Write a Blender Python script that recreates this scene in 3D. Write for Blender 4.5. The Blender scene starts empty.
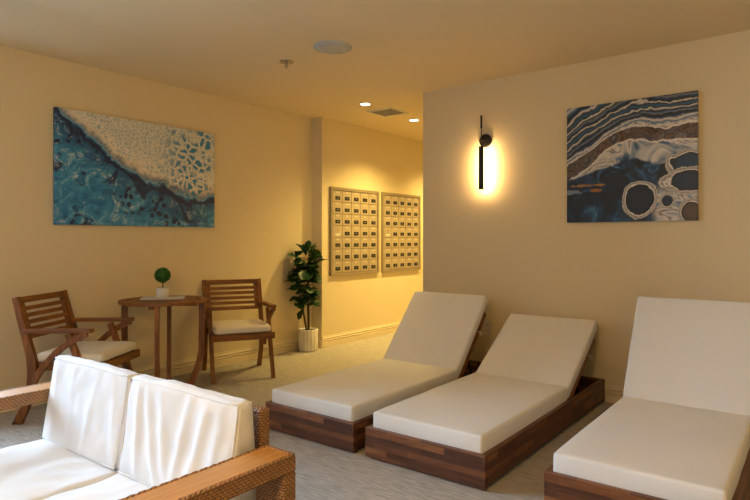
import bpy, bmesh, math, random
from mathutils import Vector, Matrix, noise
random.seed(7)
C = bpy.context.scene
COL = C.collection
H = 2.69          # ceiling height
XL = -4.77        # left wall
XM = -4.61        # mailbox wall
YC = 5.02         # where the mailbox wall steps out
YW = 4.75         # lamp wall
XH = -3.066        # corner of the lamp wall
def wy(x): return 4.785-.035*(x+3.07)     # lamp wall, a touch out of square
WR = -.035
XR, YB = 2.7, -1.5

# ------------------------------------------------------------------ materials
def new_mat(name):
    m = bpy.data.materials.new(name); m.use_nodes = True
    nt = m.node_tree
    b = nt.nodes['Principled BSDF']
    return m, nt, b
def L(nt, a, b): nt.links.new(a, b)
def ramp(nt, fac, stops, interp='LINEAR'):
    r = nt.nodes.new('ShaderNodeValToRGB'); cr = r.color_ramp; cr.interpolation = interp
    while len(cr.elements) < len(stops): cr.elements.new(0.5)
    for e, (p, c) in zip(cr.elements, stops):
        e.position = p; e.color = (*c, 1)
    L(nt, fac, r.inputs[0]); return r.outputs[0]
def coords(nt, scale=(1,1,1), loc=(0,0,0), kind='Object'):
    t = nt.nodes.new('ShaderNodeTexCoord'); mp = nt.nodes.new('ShaderNodeMapping')
    mp.inputs['Scale'].default_value = scale; mp.inputs['Location'].default_value = loc
    L(nt, t.outputs[kind], mp.inputs[0]); return mp.outputs[0]
def nz(nt, vec, scale, detail=3, rough=.5, dist=0):
    n = nt.nodes.new('ShaderNodeTexNoise'); n.inputs['Scale'].default_value = scale
    n.inputs['Detail'].default_value = detail; n.inputs['Roughness'].default_value = rough
    n.inputs['Distortion'].default_value = dist
    L(nt, vec, n.inputs['Vector']); return n.outputs[0]
def mth(nt, op, a, b=None, c=None, clamp=False):
    n = nt.nodes.new('ShaderNodeMath'); n.operation = op; n.use_clamp = clamp
    for i, v in enumerate((a, b, c)):
        if v is None: continue
        if isinstance(v, (int, float)): n.inputs[i].default_value = v
        else: L(nt, v, n.inputs[i])
    return n.outputs[0]
def mix(nt, fac, a, b, mode='MIX'):
    n = nt.nodes.new('ShaderNodeMix'); n.data_type = 'RGBA'; n.blend_type = mode
    for i, v in ((0, fac), (6, a), (7, b)):
        if isinstance(v, (int, float)): n.inputs[i].default_value = v
        elif isinstance(v, tuple): n.inputs[i].default_value = (*v, 1)
        else: L(nt, v, n.inputs[i])
    return n.outputs[2]
def bump(nt, b, h, strength=.2, dist=.01):
    n = nt.nodes.new('ShaderNodeBump'); n.inputs['Strength'].default_value = strength
    n.inputs['Distance'].default_value = dist
    L(nt, h, n.inputs['Height']); L(nt, n.outputs[0], b.inputs['Normal'])
def plain(name, col, rough=.5, metal=0, var=.06, scale=12, bmp=0):
    m, nt, b = new_mat(name)
    v = coords(nt)
    n = nz(nt, v, scale, 4)
    lo = tuple(max(0, c*(1-var)) for c in col); hi = tuple(min(1, c*(1+var)) for c in col)
    L(nt, ramp(nt, n, [(.3, lo), (.7, hi)]), b.inputs['Base Color'])
    b.inputs['Roughness'].default_value = rough; b.inputs['Metallic'].default_value = metal
    if bmp: bump(nt, b, nz(nt, v, scale*12, 2), bmp, .002)
    return m
def wood(name, dark, light, axis=0, scale=7., rough=.45, stretch=14.):
    m, nt, b = new_mat(name)
    s = [stretch]*3; s[axis] = 1.0
    v = coords(nt, tuple(s))
    n = nz(nt, v, scale*.35, 6, .6, .6)
    n2 = nz(nt, v, scale*3, 3, .6)
    f = mth(nt, 'ADD', mth(nt, 'MULTIPLY', n, .75), mth(nt, 'MULTIPLY', n2, .25))
    L(nt, ramp(nt, f, [(.33, dark), (.52, tuple((a+c)/2 for a, c in zip(dark, light))), (.68, light)]), b.inputs['Base Color'])
    b.inputs['Roughness'].default_value = rough
    bump(nt, b, n2, .12, .002)
    return m
def fabric(name, col, rough=.85, weave=900.):
    m, nt, b = new_mat(name)
    v = coords(nt)
    n = nz(nt, v, 3.0, 4)
    L(nt, ramp(nt, n, [(.3, tuple(c*.96 for c in col)), (.7, col)]), b.inputs['Base Color'])
    b.inputs['Roughness'].default_value = rough
    try: b.inputs['Sheen Weight'].default_value = .15
    except Exception: pass
    w = nz(nt, v, weave, 1)
    bump(nt, b, w, .25, .001)
    return m
def paint(name, col, rough=.75):
    m, nt, b = new_mat(name)
    v = coords(nt)
    n = nz(nt, v, 1.3, 3)
    L(nt, ramp(nt, n, [(.3, tuple(c*.985 for c in col)), (.7, col)]), b.inputs['Base Color'])
    b.inputs['Roughness'].default_value = rough
    bump(nt, b, nz(nt, v, 160, 3), .12, .001)
    return m
M = {}
M['wall'] = paint('cream wall paint', (.69, .588, .385))
M['ceiling'] = paint('ceiling paint', (.80, .66, .43))
M['trim'] = paint('cream trim paint', (.70, .60, .42), .5)
M['white'] = plain('white enamel', (.75, .74, .71), .4)
M['grille'] = plain('white perforated grille', (.50, .51, .52), .6, bmp=.3)
M['chrome'] = plain('chrome', (.5, .48, .45), .25, 1)
M['black'] = plain('matt black metal', (.012, .012, .013), .4, .6)
M['black_plate'] = plain('black number plate', (.006, .006, .007), .8)
M['mailbox'] = plain('beige powder coat', (.35, .285, .20), .45)
M['mailbox_dark'] = plain('bronze frame coat', (.25, .20, .135), .45)
M['digits'] = plain('white lettering', (.75, .72, .65), .6)
M['pot'] = plain('ribbed white ceramic', (.72, .68, .62), .45)
M['soil'] = plain('dark soil', (.02, .014, .01), .95, 0, .4, 40, .5)
M['trunk'] = plain('plant stem', (.07, .045, .025), .8, 0, .3, 30)
M['outlet'] = plain('outlet plastic', (.66, .63, .58), .4)
M['slot'] = plain('dark slot', (.03, .025, .02), .7)
M['string'] = plain('white cord', (.8, .78, .74), .8)
M['vent'] = plain('grey register', (.30, .28, .26), .6)
M['mattress'] = fabric('white canvas mattress', (.70, .69, .665))
M['sofa_fabric'] = fabric('white sofa linen', (.68, .70, .73))
M['chair_cushion'] = fabric('cream chair canvas', (.74, .68, .56))
M['teak'] = wood('warm oiled acacia', (.062, .018, .003), (.35, .120, .014), 2)
M['teak_x'] = wood('warm oiled acacia lengthwise', (.062, .018, .003), (.35, .120, .014), 0)
M['teak_y'] = wood('warm oiled acacia crosswise', (.062, .018, .003), (.35, .120, .014), 1)
M['arm_wood'] = wood('golden teak plank', (.40, .185, .05), (.60, .31, .095), 1, 9)
M['pale_tray'] = plain('white tray', (.6, .58, .54), .35)

def leafmat(name, a, b_):
    m, nt, b = new_mat(name)
    n = nz(nt, coords(nt), 9, 3)
    L(nt, ramp(nt, n, [(.35, a), (.65, b_)]), b.inputs['Base Color'])
    b.inputs['Roughness'].default_value = .5
    return m
M['leaf'] = leafmat('glossy ficus leaf', (.008, .032, .008), (.025, .10, .016))
M['ball'] = leafmat('boxwood green', (.015, .09, .008), (.06, .22, .02))

# carpet: fine woven streaks
m, nt, b = new_mat('woven grey beige carpet'); M['carpet'] = m
v1 = coords(nt, (9, 130, 1)); v2 = coords(nt, (6, 60, 1)); v3 = coords(nt, (60, 60, 60))
f = mth(nt, 'ADD', mth(nt, 'MULTIPLY', nz(nt, v1, 1.2, 4, .7), .55), mth(nt, 'MULTIPLY', nz(nt, v2, 1.4, 4, .6), .45))
L(nt, ramp(nt, f, [(.34, (.235, .213, .183)), (.5, (.39, .36, .315)), (.66, (.56, .52, .465))]), b.inputs['Base Color'])
b.inputs['Roughness'].default_value = .95
bump(nt, b, mth(nt, 'ADD', f, nz(nt, v3, 6, 2)), .5, .004)

# block-jointed acacia for the lounger frames
def block_wood(name, swap):
    m, nt, b = new_mat(name)
    t = nt.nodes.new('ShaderNodeTexCoord'); sp = nt.nodes.new('ShaderNodeSeparateXYZ')
    L(nt, t.outputs['Object'], sp.inputs[0]); cb = nt.nodes.new('ShaderNodeCombineXYZ')
    L(nt, sp.outputs[1 if swap else 0], cb.inputs[0]); L(nt, sp.outputs[2], cb.inputs[1])
    br = nt.nodes.new('ShaderNodeTexBrick')
    br.inputs['Color1'].default_value = (0, 0, 0, 1); br.inputs['Color2'].default_value = (1, 1, 1, 1)
    br.inputs['Mortar'].default_value = (.3, .3, .3, 1)
    br.inputs['Scale'].default_value = 1; br.inputs['Mortar Size'].default_value = .0005
    br.inputs['Brick Width'].default_value = .23; br.inputs['Row Height'].default_value = .034
    br.offset = .37; br.squash = 1.6; br.squash_frequency = 3
    L(nt, cb.outputs[0], br.inputs['Vector'])
    s = (16, 1, 16) if swap else (1, 16, 16)
    v = coords(nt, s)
    n = nz(nt, v, 4, 6, .6, .8)
    f = mth(nt, 'ADD', mth(nt, 'MULTIPLY', br.outputs[0], .42), mth(nt, 'MULTIPLY', n, .62))
    L(nt, ramp(nt, f, [(.16, (.030, .010, .005)), (.38, (.072, .025, .011)), (.62, (.145, .052, .018)), (.86, (.30, .125, .042))]), b.inputs['Base Color'])
    b.inputs['Roughness'].default_value = .42
    bump(nt, b, n, .1, .002)
    return m
M['block_x'] = block_wood('block jointed acacia', False)
M['block_y'] = block_wood('block jointed acacia side', True)

# wicker weave
m, nt, b = new_mat('honey resin wicker'); M['wicker'] = m
t = nt.nodes.new('ShaderNodeTexCoord')
def wv(rot, s):
    mp = nt.nodes.new('ShaderNodeMapping'); mp.inputs['Scale'].default_value = s
    L(nt, t.outputs['Object'], mp.inputs[0]); return mp.outputs[0]
sp = nt.nodes.new('ShaderNodeSeparateXYZ'); L(nt, t.outputs['Object'], sp.inputs[0])
xy = mth(nt, 'ADD', sp.outputs[0], sp.outputs[1])
cell = .016
ri = mth(nt, 'FLOOR', mth(nt, 'DIVIDE', sp.outputs[2], cell*.55))
odd = mth(nt, 'MODULO', mth(nt, 'ABSOLUTE', ri), 2.0)
u = mth(nt, 'ADD', mth(nt, 'DIVIDE', xy, cell), mth(nt, 'MULTIPLY', odd, .5))
fu = mth(nt, 'ABSOLUTE', mth(nt, 'SINE', mth(nt, 'MULTIPLY', u, math.pi)))
fz = mth(nt, 'ABSOLUTE', mth(nt, 'SINE', mth(nt, 'MULTIPLY', mth(nt, 'DIVIDE', sp.outputs[2], cell*.55), math.pi)))
hgt = mth(nt, 'MULTIPLY', mth(nt, 'POWER', fu, .5), mth(nt, 'POWER', fz, .6))
var = nz(nt, coords(nt, (1, 1, 1)), 30, 3)
hv = mth(nt, 'MULTIPLY', hgt, mth(nt, 'ADD', mth(nt, 'MULTIPLY', var, .6), .65))
L(nt, ramp(nt, hv, [(.05, (.10, .042, .014)), (.4, (.27, .125, .045)), (.95, (.46, .25, .10))]), b.inputs['Base Color'])
b.inputs['Roughness'].default_value = .5
bump(nt, b, hgt, .8, .006)

def emis(name, col, st):
    m, nt, b = new_mat(name)
    b.inputs['Base Color'].default_value = (*col, 1)
    b.inputs['Emission Color'].default_value = (*col, 1); b.inputs['Emission Strength'].default_value = st
    return m
M['lamp_disc'] = emis('glowing lens', (1, .82, .52), 18)
M['led'] = emis('glowing led strip', (1, .62, .25), 30)
m = bpy.data.materials.new('added pendant globe glow'); m.use_nodes = True; nt = m.node_tree
nt.nodes.clear(); o = nt.nodes.new('ShaderNodeOutputMaterial'); tr = nt.nodes.new('ShaderNodeBsdfTransparent')
em = nt.nodes.new('ShaderNodeEmission'); em.inputs[0].default_value = (1, .6, .25, 1); em.inputs[1].default_value = 3  # glowing see-through shell, only for the added pendants
mx = nt.nodes.new('ShaderNodeAddShader'); L(nt, tr.outputs[0], mx.inputs[0]); L(nt, em.outputs[0], mx.inputs[1]); L(nt, mx.outputs[0], o.inputs[0])
M['globe'] = m
m = bpy.data.materials.new('window glass'); m.use_nodes = True; nt = m.node_tree
nt.nodes.clear(); o = nt.nodes.new('ShaderNodeOutputMaterial'); tr = nt.nodes.new('ShaderNodeBsdfTransparent')
gl = nt.nodes.new('ShaderNodeBsdfGlossy'); gl.inputs['Roughness'].default_value = .02
fr = nt.nodes.new('ShaderNodeFresnel'); mx = nt.nodes.new('ShaderNodeMixShader')
L(nt, fr.outputs[0], mx.inputs[0]); L(nt, tr.outputs[0], mx.inputs[1]); L(nt, gl.outputs[0], mx.inputs[2]); L(nt, mx.outputs[0], o.inputs[0])
M['glass'] = m

# ------------------------------------------------------------------ paintings
def art_uv(nt, w, h):
    """object coordinates of the canvas (lies in local x / z) to 0..1"""
    t = nt.nodes.new('ShaderNodeTexCoord'); sp = nt.nodes.new('ShaderNodeSeparateXYZ')
    L(nt, t.outputs['Object'], sp.inputs[0])
    u = mth(nt, 'DIVIDE', sp.outputs[0], w); v = mth(nt, 'DIVIDE', sp.outputs[2], h)
    return u, v, t.outputs['Object']
def fcurve(nt, x, pts):
    n = nt.nodes.new('ShaderNodeFloatCurve'); c = n.mapping.curves[0]
    while len(c.points) < len(pts): c.points.new(.5, .5)
    for p, q in zip(c.points, pts): p.location = q
    n.mapping.update(); L(nt, x, n.inputs['Value']); return n.outputs[0]
def smooth(nt, x, a, b):
    n = nt.nodes.new('ShaderNodeMapRange'); n.interpolation_type = 'SMOOTHSTEP'
    n.inputs['From Min'].default_value = a; n.inputs['From Max'].default_value = b
    L(nt, x, n.inputs['Value']); return n.outputs[0]
def warped(nt, vec, scale, amt, seed=0):
    mp = nt.nodes.new('ShaderNodeMapping'); mp.inputs['Location'].default_value = (seed, seed*1.7, seed*.3)
    L(nt, vec, mp.inputs[0])
    n = nt.nodes.new('ShaderNodeTexNoise'); n.inputs['Scale'].default_value = scale; n.inputs['Detail'].default_value = 4
    L(nt, mp.outputs[0], n.inputs['Vector'])
    s = nt.nodes.new('ShaderNodeVectorMath'); s.operation = 'SUBTRACT'; s.inputs[1].default_value = (.5, .5, .5)
    L(nt, n.outputs['Color'], s.inputs[0])
    k = nt.nodes.new('ShaderNodeVectorMath'); k.operation = 'SCALE'; k.inputs['Scale'].default_value = amt
    L(nt, s.outputs[0], k.inputs[0])
    a = nt.nodes.new('ShaderNodeVectorMath'); a.operation = 'ADD'
    L(nt, vec, a.inputs[0]); L(nt, k.outputs[0], a.inputs[1]); return a.outputs[0]
def voro(nt, vec, scale, feature='DISTANCE_TO_EDGE'):
    n = nt.nodes.new('ShaderNodeTexVoronoi'); n.feature = feature; n.inputs['Scale'].default_value = scale
    L(nt, vec, n.inputs['Vector']); return n.outputs['Distance']

def art_wave(w, h):
    m, nt, b = new_mat('poured paint wave in blue and cream')
    u, v, P = art_uv(nt, w, h)
    W = warped(nt, P, 3.2, .13)
    n1 = nz(nt, P, 5.5, 7, .62, .9)
    c = fcurve(nt, u, [(0, .99), (.08, .85), (.2, .74), (.32, .57), (.45, .465), (.62, .37), (.72, .30), (.82, .265), (.92, .29), (1, .33)])
    d = mth(nt, 'SUBTRACT', v, c)
    d = mth(nt, 'ADD', d, mth(nt, 'MULTIPLY', mth(nt, 'SUBTRACT', n1, .5), .26))
    # lower field: blues with wisps
    n2 = nz(nt, W, 7, 8, .68, 1.6)
    n3 = nz(nt, W, 3.0, 5, .6, 1.0)
    low = ramp(nt, n2, [(.28, (.006, .05, .16)), (.40, (.012, .15, .38)), (.50, (.03, .24, .50)), (.57, (.07, .30, .54)), (.64, (.30, .46, .58)), (.72, (.68, .68, .64))])
    blot = smooth(nt, n3, .62, .54)
    low = mix(nt, mth(nt, 'SUBTRACT', 1.0, smooth(nt, n3, .38, .44)), low, (.004, .025, .10))
    low = mix(nt, mth(nt, 'MULTIPLY', smooth(nt, mth(nt, 'ADD', d, mth(nt, 'MULTIPLY', mth(nt, 'SUBTRACT', n3, .5), .9)), -.26, -.06), .75), low, (.006, .06, .19))
    vb = voro(nt, warped(nt, P, 10, .05, 8), 15, 'F1')
    bl = mth(nt, 'MULTIPLY', mth(nt, 'SUBTRACT', 1.0, smooth(nt, vb, .30, .40)), smooth(nt, nz(nt, P, 3.4, 3), .47, .52))
    bl = mth(nt, 'MULTIPLY', bl, smooth(nt, d, -.42, -.30))
    low = mix(nt, bl, low, (.003, .018, .08))
    vein = mth(nt, 'SUBTRACT', 1.0, smooth(nt, mth(nt, 'ABSOLUTE', mth(nt, 'SUBTRACT', nz(nt, W, 3.6, 3, .5, 1.2), .5)), 0.0, .014))
    low = mix(nt, mth(nt, 'MULTIPLY', mth(nt, 'MULTIPLY', vein, .6), smooth(nt, n2, .42, .56)), low, (.60, .62, .60))
    # upper field: cream with pale cells
    ve = voro(nt, warped(nt, P, 9, .07, 3), 34)
    cells = smooth(nt, ve, .04, .22)
    n4 = nz(nt, P, 3.5, 4)
    upc = mix(nt, mth(nt, 'MULTIPLY', cells, smooth(nt, n4, .36, .6)), (.78, .72, .62), (.30, .43, .50))
    upc = mix(nt, smooth(nt, d, .10, .30), upc, mix(nt, mth(nt, 'MULTIPLY', cells, .85), (.66, .64, .58), (.33, .43, .48)))
    upc = mix(nt, mth(nt, 'MULTIPLY', mth(nt, 'SUBTRACT', 1.0, smooth(nt, d, .10, .17)), .85), upc, (.70, .63, .52))
    # cell cluster to the right
    ve2 = voro(nt, warped(nt, P, 8, .07, 5), 13)
    cl = smooth(nt, ve2, .10, .20)
    msk = mth(nt, 'MULTIPLY', smooth(nt, u, .55, .78), smooth(nt, n4, .40, .52))
    upc = mix(nt, mth(nt, 'MULTIPLY', cl, msk), upc, (.03, .20, .42))
    top = smooth(nt, mth(nt, 'ADD', d, mth(nt, 'MULTIPLY', mth(nt, 'SUBTRACT', n2, .5), .10)), .03, .13)
    col = mix(nt, top, low, upc)
    # bands following the vein
    s1 = ramp(nt, mth(nt, 'ADD', mth(nt, 'MULTIPLY', d, 2.2), .5), [(.0, (0, 0, 0)), (.36, (0, 0, 0)), (.43, (1, 1, 1)), (.57, (1, 1, 1)), (.65, (0, 0, 0))])
    band = ramp(nt, mth(nt, 'ADD', mth(nt, 'MULTIPLY', d, 2.2), .5), [(.36, (.01, .10, .25)), (.44, (.003, .014, .07)), (.50, (.004, .022, .10)), (.53, (.015, .13, .32)), (.56, (.05, .24, .46)), (.58, (.35, .48, .55)), (.60, (.03, .20, .42)), (.64, (.66, .60, .52))])
    col = mix(nt, s1, col, band)
    # second, thinner branch falling to the lower right
    c2 = fcurve(nt, u, [(0, 1), (.6, .40), (.72, .27), (.80, .05), (.84, 0), (1, 0)])
    d2 = mth(nt, 'ABSOLUTE', mth(nt, 'ADD', mth(nt, 'SUBTRACT', v, c2), mth(nt, 'MULTIPLY', mth(nt, 'SUBTRACT', n1, .5), .12)))
    br = mth(nt, 'MULTIPLY', mth(nt, 'SUBTRACT', 1.0, smooth(nt, d2, .02, .05)), smooth(nt, u, .58, .62))
    col = mix(nt, mth(nt, 'MULTIPLY', br, smooth(nt, v, .02, .06)), col, (.004, .02, .09))
    L(nt, col, b.inputs['Base Color']); b.inputs['Roughness'].default_value = .45
    return m

def art_agate(w, h):
    m, nt, b = new_mat('poured paint agate in navy and bone')
    u, v, P = art_uv(nt, w, h)
    n1 = nz(nt, P, 3.0, 5, .55, .3)
    n2 = nz(nt, P, 9, 6, .6, 1.0)
    # flowing bands, rising to the right
    c = fcurve(nt, u, [(0, .12), (.2, .27), (.4, .39), (.55, .42), (.8, .40), (1, .41)])
    t = mth(nt, 'ADD', mth(nt, 'SUBTRACT', v, c), mth(nt, 'MULTIPLY', mth(nt, 'SUBTRACT', n1, .5), .22))
    t = mth(nt, 'ADD', t, mth(nt, 'MULTIPLY', mth(nt, 'SUBTRACT', n2, .5), .045))
    K = (.003, .004, .007); N = (.012, .045, .11); B = (.03, .11, .21); Wt = (.66, .61, .55); G = (.16, .19, .23); Br = (.14, .085, .05)
    stops = [(.0, Wt), (.03, B), (.055, Wt), (.08, N), (.12, K), (.135, G), (.16, N), (.175, K), (.20, Wt), (.215, K), (.24, B), (.27, K), (.29, Wt), (.305, K), (.34, N), (.36, G), (.385, K), (.41, Wt), (.425, K), (.46, B), (.485, K), (.515, Wt), (.54, N), (.57, K), (.61, B), (.66, Wt)]
    t2 = mth(nt, 'SUBTRACT', t, .345)
    tt = mth(nt, 'MODULO', mth(nt, 'MULTIPLY', mth(nt, 'ADD', t2, mth(nt, 'MULTIPLY', mth(nt, 'SUBTRACT', nz(nt, P, 2.2, 3), .5), .16)), 1.35), .66)
    up = ramp(nt, tt, stops)
    # middle: brown ridge over a bone coloured sweep
    Pm = warped(nt, P, 4, .12, 2)
    n3 = nz(nt, Pm, 6, 7, .65, 1.5)
    brn = ramp(nt, n3, [(.34, K), (.42, (.07, .035, .018)), (.48, (.16, .10, .07)), (.53, (.02, .03, .05)), (.58, (.20, .16, .14)), (.64, (.03, .02, .015)), (.70, Wt)])
    swp = ramp(nt, nz(nt, warped(nt, P, 2.5, .22, 4), 4, 3, .5, 1.4), [(.28, K), (.37, (.05, .12, .22)), (.44, (.30, .33, .37)), (.5, Wt), (.54, (.16, .16, .18)), (.58, Wt), (.66, (.10, .18, .30))])
    dark = ramp(nt, nz(nt, Pm, 7, 8, .7, 1.2), [(.36, K), (.5, (.006, .014, .03)), (.60, (.012, .07, .17)), (.70, (.10, .22, .34))])
    col = mix(nt, smooth(nt, mth(nt, 'ADD', t, mth(nt, 'MULTIPLY', mth(nt, 'SUBTRACT', n3, .5), .12)), .365, .345), up, brn)
    # the ribbon separating them
    def line(col, centre, width, c_):
        dd = mth(nt, 'ABSOLUTE', mth(nt, 'SUBTRACT', t, centre))
        return mix(nt, mth(nt, 'SUBTRACT', 1.0, smooth(nt, dd, width*.5, width)), col, c_)
    col = mix(nt, smooth(nt, t, .235, .215), col, swp)
    col = line(col, .225, .014, Wt); col = line(col, .352, .01, Wt)
    # dark pool lower left, edge falling from mid left
    edge = fcurve(nt, u, [(0, .36), (.3, .45), (.55, .50), (.75, .44), (.86, .50), (1, .52)])
    d = mth(nt, 'ADD', mth(nt, 'SUBTRACT', v, edge), mth(nt, 'MULTIPLY', mth(nt, 'SUBTRACT', n1, .5), .14))
    col = mix(nt, smooth(nt, d, .015, -.005), col, dark)
    # orange wisps
    def blob(col, cx, cy, sx, sy, c_, wn=.5):
        a = mth(nt, 'DIVIDE', mth(nt, 'SUBTRACT', u, cx), sx); e = mth(nt, 'DIVIDE', mth(nt, 'SUBTRACT', v, cy), sy)
        r = mth(nt, 'ADD', mth(nt, 'MULTIPLY', a, a), mth(nt, 'MULTIPLY', e, e))
        r = mth(nt, 'ADD', r, mth(nt, 'MULTIPLY', mth(nt, 'SUBTRACT', n3, .5), 6))
        return mix(nt, smooth(nt, r, 1.0, .4), col, c_)
    col = blob(col, .17, .315, .15, .012, (.40, .17, .03)); col = blob(col, .24, .27, .05, .014, (.34, .13, .02))
    col = blob(col, .05, .26, .09, .02, (.20, .24, .30))
    # ringed cells
    def cell(col, cx, cy, sx, sy, inner, k=1.0):
        a = mth(nt, 'DIVIDE', mth(nt, 'SUBTRACT', u, cx), sx); e = mth(nt, 'DIVIDE', mth(nt, 'SUBTRACT', v, cy), sy)
        r = mth(nt, 'SQRT', mth(nt, 'ADD', mth(nt, 'MULTIPLY', a, a), mth(nt, 'MULTIPLY', e, e)))
        r = mth(nt, 'ADD', r, mth(nt, 'MULTIPLY', mth(nt, 'SUBTRACT', nz(nt, P, 4.5, 5, .6, .8), .5), .95))
        rr = mth(nt, 'MULTIPLY', r, .6)
        rings = ramp(nt, rr, [(.0, inner), (.40, tuple(q*.7 for q in inner)), (.49, K), (.51, Wt), (.545, Wt), (.555, K), (.575, (.5, .46, .42)), (.59, (.08, .07, .07)), (.61, Wt), (.66, (.05, .05, .06))])
        return mix(nt, smooth(nt, rr, .66, .64), col, rings)
    blk = mth(nt, 'MULTIPLY', smooth(nt, u, .66, .74), smooth(nt, v, .30, .20))
    col = mix(nt, blk, col, swp)
    col = cell(col, .97, .44, .20, .11, (.01, .05, .10))
    col = cell(col, .96, .31, .20, .10, (.008, .03, .07))
    col = cell(col, .59, .165, .125, .14, (.006, .012, .022))
    col = cell(col, .79, .155, .055, .06, (.01, .03, .06))
    col = cell(col, .96, .06, .10, .10, (.10, .07, .045))
    L(nt, col, b.inputs['Base Color']); b.inputs['Roughness'].default_value = .4
    return m

# ------------------------------------------------------------------ mesh helpers
def obj(name, bm, mat, parent=None, smooth_=False, bevel=0, seg=2, loc=None):
    if bevel:
        bmesh.ops.remove_doubles(bm, verts=bm.verts, dist=1e-6)
        es = [e for e in bm.edges if len(e.link_faces) == 2 and e.calc_face_angle(0) > .6]
        bmesh.ops.bevel(bm, geom=es, offset=bevel, segments=seg, profile=.5, affect='EDGES', clamp_overlap=True)
    bmesh.ops.recalc_face_normals(bm, faces=bm.faces)
    me = bpy.data.meshes.new(name); bm.to_mesh(me); bm.free()
    if smooth_:
        for p in me.polygons: p.use_smooth = True
    me.materials.append(mat if not isinstance(mat, str) else M[mat])
    o = bpy.data.objects.new(name, me); COL.objects.link(o)
    if parent: o.parent = parent
    if loc is not None: o.location = loc
    return o
def box(bm, x0, x1, y0, y1, z0, z1, mtx=None):
    vs = [bm.verts.new((x, y, z)) for x in (x0, x1) for y in (y0, y1) for z in (z0, z1)]
    for f in ((0,1,3,2), (4,6,7,5), (0,4,5,1), (2,3,7,6), (0,2,6,4), (1,5,7,3)):
        bm.faces.new([vs[i] for i in f])
    if mtx is not None: bmesh.ops.transform(bm, matrix=mtx, verts=vs)
    return vs
def B(*a, **k):
    bm = bmesh.new(); box(bm, *a, **k); return bm
def lathe(bm, prof, n=48, cx=0, cy=0, wob=None):
    rings = []
    for r, z in prof:
        ring = []
        for i in range(n):
            a = 2*math.pi*i/n
            rr = r if wob is None else r*wob(i)
            ring.append(bm.verts.new((cx+rr*math.cos(a), cy+rr*math.sin(a), z)))
        rings.append(ring)
    for a, b in zip(rings, rings[1:]):
        for i in range(n): bm.faces.new((a[i], a[(i+1) % n], b[(i+1) % n], b[i]))
    bm.faces.new(rings[0]); bm.faces.new(rings[-1][::-1])
def tube(bm, pts, r, n=10):
    pts = [Vector(p) for p in pts]; rings = []
    up = Vector((0, 0, 1))
    for i, p in enumerate(pts):
        t = (pts[min(i+1, len(pts)-1)]-pts[max(i-1, 0)]).normalized()
        ref = up if abs(t.dot(up)) < .95 else Vector((1, 0, 0))
        s = t.cross(ref).normalized(); q = s.cross(t)
        rr = r[i] if isinstance(r, (list, tuple)) else r
        rings.append([bm.verts.new(p+s*(rr*math.cos(2*math.pi*k/n))+q*(rr*math.sin(2*math.pi*k/n))) for k in range(n)])
    for a, b in zip(rings, rings[1:]):
        for k in range(n): bm.faces.new((a[k], a[(k+1) % n], b[(k+1) % n], b[k]))
    bm.faces.new(rings[0][::-1]); bm.faces.new(rings[-1])
def spline(pts, k=7):
    """Catmull-Rom through (x, z, width)"""
    out = []
    P = [pts[0]]+list(pts)+[pts[-1]]
    for i in range(1, len(P)-2):
        for j in range(k):
            t = j/k
            out.append(tuple(.5*((2*b)+(-a+c)*t+(2*a-5*b+4*c-d)*t*t+(-a+3*b-3*c+d)*t**3) for a, b, c, d in zip(P[i-1], P[i], P[i+1], P[i+2])))
    out.append(tuple(pts[-1])); return out
def bar(bm, pts, y, th, flat_end=False):
    """curved flat bar lying in the x/z plane: pts (x, z, width), centred on y"""
    up, dn = [], []
    for i, (x, z, w) in enumerate(pts):
        a = pts[max(i-1, 0)]; b = pts[min(i+1, len(pts)-1)]
        t = Vector((b[0]-a[0], b[1]-a[1])).normalized(); n = Vector((-t.y, t.x))
        if flat_end and i == len(pts)-1: n = Vector((1 if n.x > 0 else -1, 0))
        up.append((x+n.x*w/2, z+n.y*w/2)); dn.append((x-n.x*w/2, z-n.y*w/2))
    V = lambda p, yy: bm.verts.new((p[0], yy, p[1]))
    a = [V(p, y-th/2) for p in up]; b = [V(p, y-th/2) for p in dn]
    c = [V(p, y+th/2) for p in up]; d = [V(p, y+th/2) for p in dn]
    k = len(pts)
    for i in range(k-1):
        bm.faces.new((a[i], a[i+1], b[i+1], b[i])); bm.faces.new((c[i], d[i], d[i+1], c[i+1]))
        bm.faces.new((a[i], c[i], c[i+1], a[i+1])); bm.faces.new((b[i], b[i+1], d[i+1], d[i]))
    bm.faces.new((a[0], b[0], d[0], c[0])); bm.faces.new((a[-1], c[-1], d[-1], b[-1]))
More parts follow.
